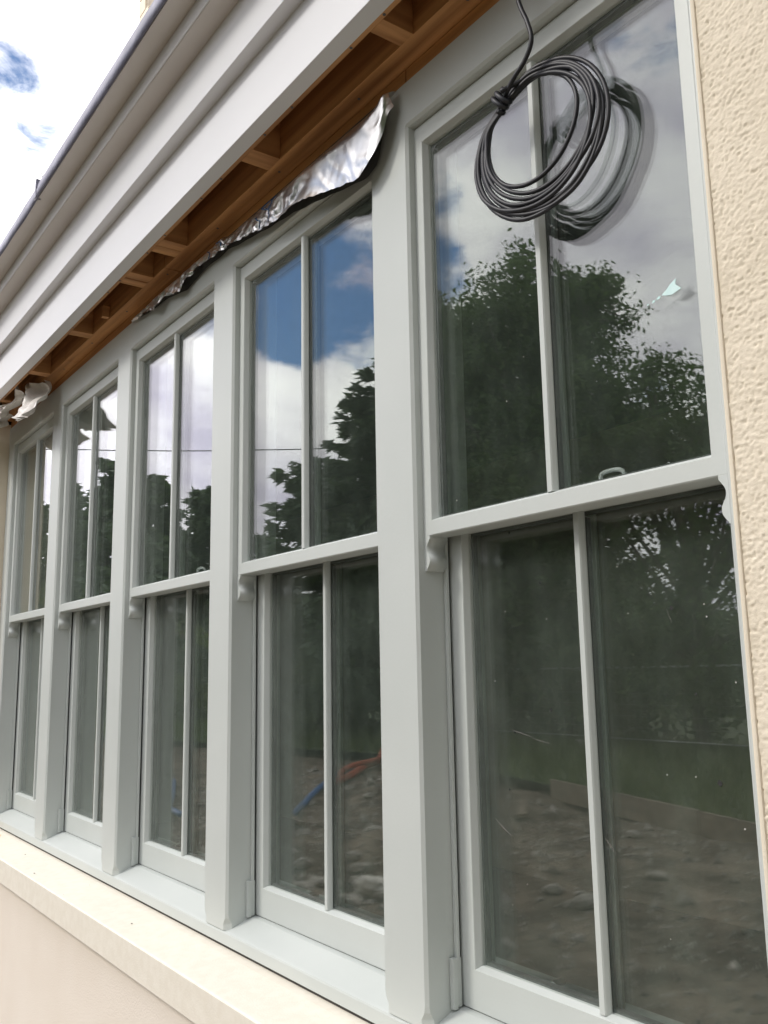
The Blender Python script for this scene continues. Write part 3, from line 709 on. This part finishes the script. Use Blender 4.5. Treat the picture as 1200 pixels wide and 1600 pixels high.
# ------------------------------------------------------------------ the garden the glass reflects
def leafquads(C, size, rng, stretch=1.6, flat_=0.0):
    n = len(C); a = rng.normal(size=(n, 3)); a[:, 2] -= flat_; a /= np.linalg.norm(a, axis=1)[:, None]
    b = rng.normal(size=(n, 3)); b -= a * (a * b).sum(1)[:, None]; b /= np.linalg.norm(b, axis=1)[:, None]
    s = size * rng.uniform(.6, 1.3, n)[:, None]
    V = np.stack([C - a * s * stretch / 2, C + b * s * .38, C + a * s * stretch / 2, C - b * s * .38], 1).reshape(-1, 3)
    return V, np.arange(n * 4).reshape(-1, 4)
def deciduous(label, base, height, blobs, leaf=.13, mat='leaf', per=34, spread=.26, trunk_r=.2, name='broadleaf_tree', group=None, limbs=26):
    root = empty(name, base); B0 = np.array(base); rng = np.random.default_rng(int(abs(base[0] * 37 + base[1] * 11)) + 3)
    cl = []
    for bx_, by_, bz_, rx, ry, rz, nn in blobs:
        d = rng.normal(size=(nn, 3)); d /= np.linalg.norm(d, axis=1)[:, None]
        rr = rng.uniform(.15, 1, nn)[:, None] ** .5 * (1 + .16 * rng.normal(size=(nn, 1)))
        cl.append(np.array([bx_, by_, bz_]) - B0 + d * rr * np.array([rx, ry, rz]))
    cl = np.concatenate(cl)
    # trunk, limbs, branchlets
    V = []; F = []
    def add(p, r):
        v, f = tube_vf(p, r, 6, off=len(V)); V.extend(v); F.extend(f)
    top = height * .72
    tr = [(rng.normal(0, .05), rng.normal(0, .05), height * .72 * k / 6) for k in range(7)]
    add([(0, 0, -.1)] + tr[1:], [trunk_r * (1 - .11 * k) for k in range(7)])
    link('trunk', mesh('trunk', V, F, True), 'bark', root)
    V = []; F = []
    sel = rng.choice(len(cl), min(limbs, len(cl)), replace=False)
    mids = []
    for s in sel:
        e = cl[s]; z0 = min(max(.22 * height, e[2] * .45), top); st_ = np.array([0, 0, z0])
        md = (st_ + e) / 2 + rng.normal(0, .12, 3) + [0, 0, .1 * np.linalg.norm(e[:2])]
        add(spline([st_, md, e], 4), list(np.linspace(trunk_r * .38, .02, 9))); mids += [md, e, (md + e) / 2]
    mids = np.array(mids)
    for s in range(0, len(cl), 2):
        e = cl[s]; q = mids[np.argmin(((mids - e) ** 2).sum(1))]
        if np.linalg.norm(q - e) > .05: add([q, (q + e) / 2 + rng.normal(0, .05, 3), e], [.022, .014, .006])
    link('branches', mesh('branches', V, F, True), 'bark', root)
    C = np.repeat(cl, per, 0) + rng.normal(0, 1, (len(cl) * per, 3)) * np.array([spread, spread, spread * .62])
    LV, LQ = leafquads(C, leaf, rng, 1.7)
    link('crown', fast_mesh('crown', LV, LQ), mat, root)
    return tag(root, label, 'tree' if name != 'shrub' else 'shrub', group)
def conifer(label, base, height, rad, nb=170, droop=.25, name='conifer_tree', p=.8, width=1.0, group=None, ragged=0):
    root = empty(name, base); rng = np.random.default_rng(int(abs(base[0] * 13 + base[1] * 7)) + 5)
    V, F = tube_vf([(0, 0, -.1), (0, .02, height * .5), (0, 0, height)], [.22, .13, .02], 7); link('trunk', mesh('trunk', V, F, True), 'bark', root)
    V = []; F = []; LC = []; LA = []
    for k in range(nb):
        u = (k + rng.uniform()) / nb; z = .04 * height + u * height * .96; L = rad * (1 - u) ** p * rng.uniform(.55 - .2 * ragged, 1.22 + .3 * ragged) + .15 + .35 * ragged * (rng.uniform() < .3)
        a = rng.uniform(0, 2 * math.pi); d = np.array([math.cos(a), math.sin(a), 0])
        ts = np.linspace(0, 1, 9); P_ = np.array([[0, 0, z] + d * L * t_ + np.array([0, 0, .22 * L * t_ - droop * 1.5 * L * t_ ** 2 + .16 * L * t_ ** 5]) for t_ in ts])
        v, f = tube_vf(P_, list(np.linspace(.04, .008, 9)), 4, off=len(V)); V.extend(v); F.extend(f)
        m_ = int(50 + 75 * L); t_ = rng.uniform(.12, 1.0, m_) ** .8
        base_p = np.stack([np.interp(t_, ts, P_[:, c]) for c in range(3)], 1)
        side = np.array([-d[1], d[0], 0]); sw = rng.normal(0, 1, m_) * (.10 + .22 * L * (1.05 - t_)) * width
        C = base_p + side * sw[:, None] * .55 + np.stack([rng.normal(0, .05, m_), rng.normal(0, .05, m_), -np.abs(rng.normal(0, .13, m_))], 1)
        LC.append(C)
        LA.append(d * rng.uniform(.5, 1, m_)[:, None] + side * np.sign(sw)[:, None] * .6 + np.array([0, 0, -.25]) + rng.normal(0, .28, (m_, 3)))
    link('branches', mesh('branches', V, F, True), 'bark', root)
    C = np.concatenate(LC); A_ = np.concatenate(LA); n = len(C); A_ /= np.linalg.norm(A_, axis=1)[:, None]
    b = rng.normal(size=(n, 3)); b -= A_ * (A_ * b).sum(1)[:, None]; b /= np.linalg.norm(b, axis=1)[:, None]
    s = rng.uniform(.18, .42 + .2 * ragged, n)[:, None]
    LV = np.stack([C - A_ * s * .4, C + b * s * .16, C + A_ * s * .6, C - b * s * .16], 1).reshape(-1, 3)
    link('crown', fast_mesh('crown', LV, np.arange(n * 4).reshape(-1, 4)), 'conifer', root)
    return tag(root, label, 'tree', group)
G0 = -.82
deciduous('tallest round-headed broadleaf tree mirrored in the nearest window', (-9.6, -12.8, G0), 10.4,
          [(-10.2, -12.6, 7.1, 1.9, 1.8, 2.4, 300), (-8.3, -12.4, 7.5, 1.1, 1.1, 1.2, 90), (-9.6, -12.6, 4.2, 2.9, 2.0, 2.4, 300), (-11.6, -12.6, 6.8, 1.0, 1.2, 2.0, 120), (-8.0, -12.2, 5.2, 1.4, 1.4, 1.3, 90), (-9.6, -12.4, 1.6, 3.2, 1.8, 1.9, 160)], .085, per=95, spread=.215, trunk_r=.24)
deciduous('lower open-crowned broadleaf tree with sky through its leaves, mirrored right in the nearest window', (-6.1, -12.6, G0), 6.6,
          [(-6.2, -12.6, 5.0, 1.5, 1.4, 1.1, 80), (-4.6, -12.6, 4.5, 1.6, 1.4, 1.2, 60), (-7.2, -12.4, 3.8, 1.4, 1.4, 1.6, 70), (-5.2, -12.4, 3.2, 2.0, 1.4, 1.5, 40), (-3.0, -12.8, 4.2, 1.3, 1.3, 1.2, 45), (-5.6, -12.0, 1.0, 3.0, 1.2, 1.3, 120)], .078, per=66, spread=.20, trunk_r=.13, limbs=40)
conifer('broad dark cedar with drooping boughs mirrored under the blue sky', (-13.9, -13.2, G0), 11.2, 6.3, 560, .16, name='cedar_tree', p=.95)
conifer('dark conifer with ragged leaning top mirrored in the middle window', (-31.0, -12.6, G0), 9.4, 4.4, 150, .1, p=1.0, ragged=1, group=None)
conifer('smaller conifer with upswept fronds right of the ragged one', (-25.6, -12.6, G0), 8.0, 3.0, 150, -.10, p=1.0, ragged=1)
conifer('tall conifer mirrored in the second window from the far end', (-36.6, -12.6, G0), 11.2, 4.4, 150, .1, p=1.0, ragged=1)
conifer('bushy conifer at the far end of the tree row', (-41.5, -12.4, G0), 11.0, 4.4, 150, .1, p=1.0, ragged=1)
conifer('last dark conifer beside the far garden corner', (-47.5, -12.0, G0), 11.5, 4.6, 150, .1, p=1.0, ragged=1)
hx = [(-15.5, 2.6), (-19, 2.6), (-23, 3.0), (-27, 4.2), (-31, 4.8), (-35.5, 5.6), (-40.5, 5.8)]
hl = ['light green shrub at the foot of the cedar', 'light green shrub second along from the cedar', 'light green shrub in front of the upswept conifer', 'light green shrub between the two middle conifers',
      'light green shrub before the ragged conifer', 'tall light green shrub before the tall conifer', 'tall light green shrub at the far end of the row']
for (x, h), l in zip(hx, hl):
    deciduous(l, (x, -10.4, G0), h, [(x, -10.4, G0 + h * .45, 2.3, 1.0, h * .52, 150), (x + .9, -10.2, G0 + h * .3, 1.6, .9, h * .33, 60)], .11, 'leaf_light', per=26, spread=.22, trunk_r=.07, name='shrub', group='shrubs along the garden edge', limbs=10)
for x, h, l in ((-11.5, 3.2, 'dark shrub under the tallest broadleaf tree'), (-7.5, 2.8, 'dark shrub between the two broadleaf trees'), (-3.4, 3.0, 'dark shrub right of the open-crowned tree'), (.6, 3.4, 'dark shrub behind the right end of the fence'), (4.2, 3.6, 'dark shrub beyond the end of the fence')):
    deciduous(l, (x, -13.4, G0), h, [(x, -13.4, G0 + h * .45, 2.3, 1.1, h * .5, 150)], .12, 'leaf', per=30, spread=.24, trunk_r=.07, name='shrub', group='dark shrubs behind the fence', limbs=10)
deciduous('tall broadleaf tree standing to the right of the dug ground', (9.5, -5.0, G0), 10.5, [(9.5, -5.0, 4.5, 3.2, 3.0, 3.6, 300), (9.0, -4.6, 1.2, 3.0, 2.6, 2.0, 150)], .26, per=26, spread=.34, trunk_r=.25)  # out of view; both right-hand trees added to block low sky and darken reveals
deciduous('broad broadleaf tree at the right corner of the garden', (9.0, -11.0, G0), 9.5, [(9.0, -11.0, 4.2, 3.6, 2.8, 3.4, 280), (8.4, -10.6, 1.0, 3.0, 2.4, 2.0, 120)], .26, per=26, spread=.34, trunk_r=.25)
# far wood, one mass
rng = np.random.default_rng(5); n = 42000; X = rng.uniform(-110, 60, n); ridge = np.array([3.2 + 1.8 * noise.noise(Vector((x * .12, 0, 0))) + .9 * noise.noise(Vector((x * .5, 4, 0))) for x in X])
Z = -1 + (ridge + 1) * rng.uniform(0, 1, n) ** .6; LV, LQ = leafquads(np.stack([X, -38 + rng.normal(0, 1.6, n), Z], 1), .75, rng, 1.4)
tag(link('distant_wood', fast_mesh('distant_wood', LV, LQ), 'leaf'), 'distant dark line of woodland beyond the garden', 'woodland', kind='stuff')

# temporary mesh fence panels
def fence_panel():
    root = empty('fence_panel')
    L_, H_, r_ = 3.4, 1.40, .12
    pts = [(0, 0, -.0), (0, 0, H_ - r_)] + [(r_ - r_ * math.cos(a), 0, H_ - r_ + r_ * math.sin(a)) for a in np.linspace(.2, 1.57, 5)] + [(L_ - r_ + r_ * math.sin(a), 0, H_ - r_ + r_ * math.cos(a)) for a in np.linspace(0, 1.4, 5)] + [(L_, 0, H_ - r_), (L_, 0, 0)]
    tube('frame', 'galv', pts, .019, 7, parent=root); tube('bottom_rail', 'galv', [(0, 0, .15), (L_, 0, .15)], .015, 6, parent=root)
    V = []; F = []
    for k in range(1, 26):
        v, f = tube_vf([(L_ * k / 26, 0, .15), (L_ * k / 26, 0, H_ - .01)], .0028, 4, off=len(V)); V += v; F += f
    for k in range(1, 6):
        v, f = tube_vf([(0, 0, .15 + 1.2 * k / 6), (L_, 0, .15 + 1.2 * k / 6)], .0028, 4, off=len(V)); V += v; F += f
    link('mesh_infill', mesh('mesh_infill', V, F), 'galv', root)['kind'] = 'stuff'
    box('foot_block', 'block', -.11, .11, -.3, .3, -.02, .11, root, .01)
    return root
fp = fence_panel(); SRC = all_names(fp)
FL = ['mesh fence panel at the far left end of the fence', 'mesh fence panel second from the far end', 'mesh fence panel before the cedar', 'mesh fence panel before the tallest broadleaf tree', 'mesh fence panel before the open-crowned tree', 'mesh fence panel right of the open-crowned tree', 'mesh fence panel at the right end of the fence']
for i in range(7):
    o = fp if i == 0 else copy_tree(fp); o.location = (-22.2 + i * 3.55, -11.9 + .05 * math.sin(i * 2), G0 + .02); o.rotation_euler.z = .012 * math.sin(i * 3)
    tag(o, FL[i], 'fence', 'mesh fence panels')

# overhead wire and its pole
Wp = [(-10.4, -23, 7.15), (-13.6, -18.4, 7.0), (-17.4, -13, 6.93), (-20.0, -9.5, 6.95), (-21.6, -7.2, 7.0), (-25, -2.4, 7.2)]
tag(tube('overhead_wire', 'wire', spline(Wp, 6), .016, 6), 'thin dark overhead wire crossing the cloudy sky above the trees', 'wire')
for (x, y), l in (((-25, -2.4), 'wooden pole carrying the near end of the overhead wire'), ((-10.4, -23), 'wooden pole carrying the overhead wire behind the trees')):
    po = empty('utility_pole', (x, y, -.9)); tag(po, l, 'pole', 'poles of the overhead wire')
    tube('pole', 'bark', [(0, 0, -.1), (0, 0, 8.6)], [.14, .10], 10, parent=po); box('insulator_bracket', 'galv', -.05, .05, -.14, .14, 7.98, 8.08, po, .01)

# things lying on the dug ground
def gz(x, y): return gh(x, y)
pl = empty('timber_edging', (-2.6, -6.5, -.8)); tag(pl, 'long brown timber plank on edge between dug soil and grass', 'plank')
A_, B_ = Vector((-4.3, -6.98, 0)), Vector((1.0, -5.33, 0)); d = (B_ - A_).normalized(); nrm = Vector((-d.y, d.x, 0))
for k in range(2):
    a = A_ + (B_ - A_) * (k * .5) + d * .01; b = A_ + (B_ - A_) * (k * .5 + .5) - d * .01
    V = [a + nrm * .02 + Vector((0, 0, z)) for z in (-.93, -.70)] + [a - nrm * .02 + Vector((0, 0, z)) for z in (-.93, -.70)] + [b + nrm * .02 + Vector((0, 0, z)) for z in (-.93, -.695)] + [b - nrm * .02 + Vector((0, 0, z)) for z in (-.93, -.695)]
    o = link('plank', mesh('plank', V, [(0, 1, 3, 2), (4, 6, 7, 5), (0, 4, 5, 1), (2, 3, 7, 6), (1, 5, 7, 3), (0, 2, 6, 4)]), 'plank', pl); o.location = (2.6, 6.5, .8)
def hose(label, cat, mat, pts, r, name, ribs=False):
    P_ = spline([(x, y, gz(x, y) + r + dz) for x, y, dz in pts], 14)
    R = [r * (1 + (.12 if (i % 2) else -.08) * ribs) for i in range(len(P_))]
    return tag(tube(name, mat, P_, R, 10), label, cat)
hose('orange red ribbed duct lying straight on the dug soil', 'pipe', 'red', [(-9.6, -8.3, .12), (-8.6, -7.5, .04), (-7.9, -6.75, .02), (-7.1, -5.95, .02), (-6.5, -5.2, .0)], .045, 'ribbed_duct', True)
hose('second orange red ribbed duct lying half on the first', 'pipe', 'red', [(-9.4, -8.4, .16), (-8.7, -7.7, .12), (-8.0, -7.0, .10), (-7.5, -6.2, .06), (-7.0, -5.6, .0)], .036, 'ribbed_duct', True)
hose('blue water pipe lying along the front of the orange ducts', 'pipe', 'blue', [(-7.9, -6.5, .0), (-7.2, -5.8, .02), (-6.4, -5.0, .02), (-5.8, -4.4, .0), (-5.2, -3.95, .02)], .036, 'water_pipe')
hose('second blue water pipe near the wall beside the pale plank', 'pipe', 'blue', [(-9.0, -4.2, .0), (-7.4, -3.5, .02), (-6.4, -3.05, .02), (-5.4, -2.75, .0)], .032, 'water_pipe')
def plank(label, x0, y0, x1, y1, w=.07):
    a, b = Vector((x0, y0, gz(x0, y0) + .04)), Vector((x1, y1, gz(x1, y1) + .05)); d = (b - a).normalized(); nn = Vector((-d.y, d.x, 0)) * w; u = Vector((0, 0, .035))
    V = [a - nn, a + nn, b + nn, b - nn]; V += [v + u for v in V]
    return tag(link('loose_plank', mesh('loose_plank', V, [(0, 3, 2, 1), (4, 5, 6, 7), (0, 1, 5, 4), (1, 2, 6, 5), (2, 3, 7, 6), (3, 0, 4, 7)]), 'plank'), label, 'plank')
plank('pale plank lying beside the blue pipe near the wall', -6.9, -3.0, -5.2, -2.5, .05)
plank('thin pale lath lying across the soil below the pipes', -6.0, -4.2, -4.6, -3.7, .02)
plank('short plank on the soil below the orange duct', -3.9, -6.1, -3.3, -5.5, .05)
def chunk(seed, r, squash):
    bm = bmesh.new(); bmesh.ops.create_icosphere(bm, subdivisions=2, radius=r)
    for v in bm.verts:
        s = 1 + .35 * noise.noise(v.co * (2.2 / r) + Vector((seed, 0, 0))); v.co *= s; v.co.z *= squash
    return bm_me(bm, 'rubble_chunk')
shapes = [chunk(k * 3.3, .10, .6) for k in range(5)]
for m_ in shapes: m_.materials.append(MAT['stone'])
rr = random.Random(3)
for k in range(64):
    if k < 46: x, y, s = rr.gauss(-1.9, .8), rr.gauss(-2.6, .4), rr.uniform(.25, 1.0)
    else: x, y, s = rr.uniform(-8, .5), rr.uniform(-6, -1.8), rr.uniform(.25, .8)
    y = min(y, -1.3)
    o = bpy.data.objects.new('rubble_chunk', shapes[k % 5]); COL.objects.link(o); o.location = (x, y, gz(x, y) + .02 * s); o.scale = (s, s * rr.uniform(.7, 1.2), s); o.rotation_euler = (rr.uniform(-.3, .3), rr.uniform(-.3, .3), rr.uniform(0, 6))
    tag(o, 'grey chunk of rubble among others on the dug soil', 'rubble', 'rubble chunks on the dug soil')
def sack(label, mat, c, s, seed):
    bm = bmesh.new(); bmesh.ops.create_icosphere(bm, subdivisions=4, radius=1)
    for v in bm.verts:
        q = 1 + .28 * noise.noise(v.co * 1.8 + Vector((seed, 0, 0))) + .12 * noise.noise(v.co * 5 + Vector((0, seed, 0))); v.co = Vector((v.co.x * s[0] * q, v.co.y * s[1] * q, v.co.z * s[2] * q))
    o = link('torn_sack', bm_me(bm, 'torn_sack', smooth=True), mat); o.location = c; return tag(o, label, 'sack')
sack('small torn purple sack on the rubble', 'purple', (-2.9, -2.35, gz(-2.9, -2.35) + .06), (.16, .10, .09), 2.2)
sack('crumpled pale sack on the rubble heap', 'white_bag', (-1.75, -2.55, gz(-1.75, -2.55) + .06), (.15, .10, .07), 6.4)
# small debris
rng = np.random.default_rng(9); n = 11000; X = rng.uniform(-9, 3, n); Y = -1.0 - rng.uniform(0, 1, n) ** 1.2 * 5.5; s = rng.uniform(.006, .03, n) * (1 + 1.6 * (rng.uniform(0, 1, n) < .06))
tet = np.array([(1, 0, -.4), (-.6, .8, -.4), (-.6, -.8, -.4), (0, 0, .8)]); R_ = rng.normal(size=(n, 4, 3)) * .35
Zg = np.array([gh(a, b) for a, b in zip(X, Y)])
V = (tet[None] + R_) * s[:, None, None] + np.stack([X, Y, Zg], 1)[:, None, :]
Q = (np.arange(n)[:, None, None] * 4 + np.array([(0, 1, 3), (1, 2, 3), (2, 0, 3), (0, 2, 1)])[None]).reshape(-1, 3)
tag(link('gravel', fast_mesh('gravel', V.reshape(-1, 3), Q), 'stone'), 'small stones and clods scattered over the dug soil', 'gravel', kind='stuff')
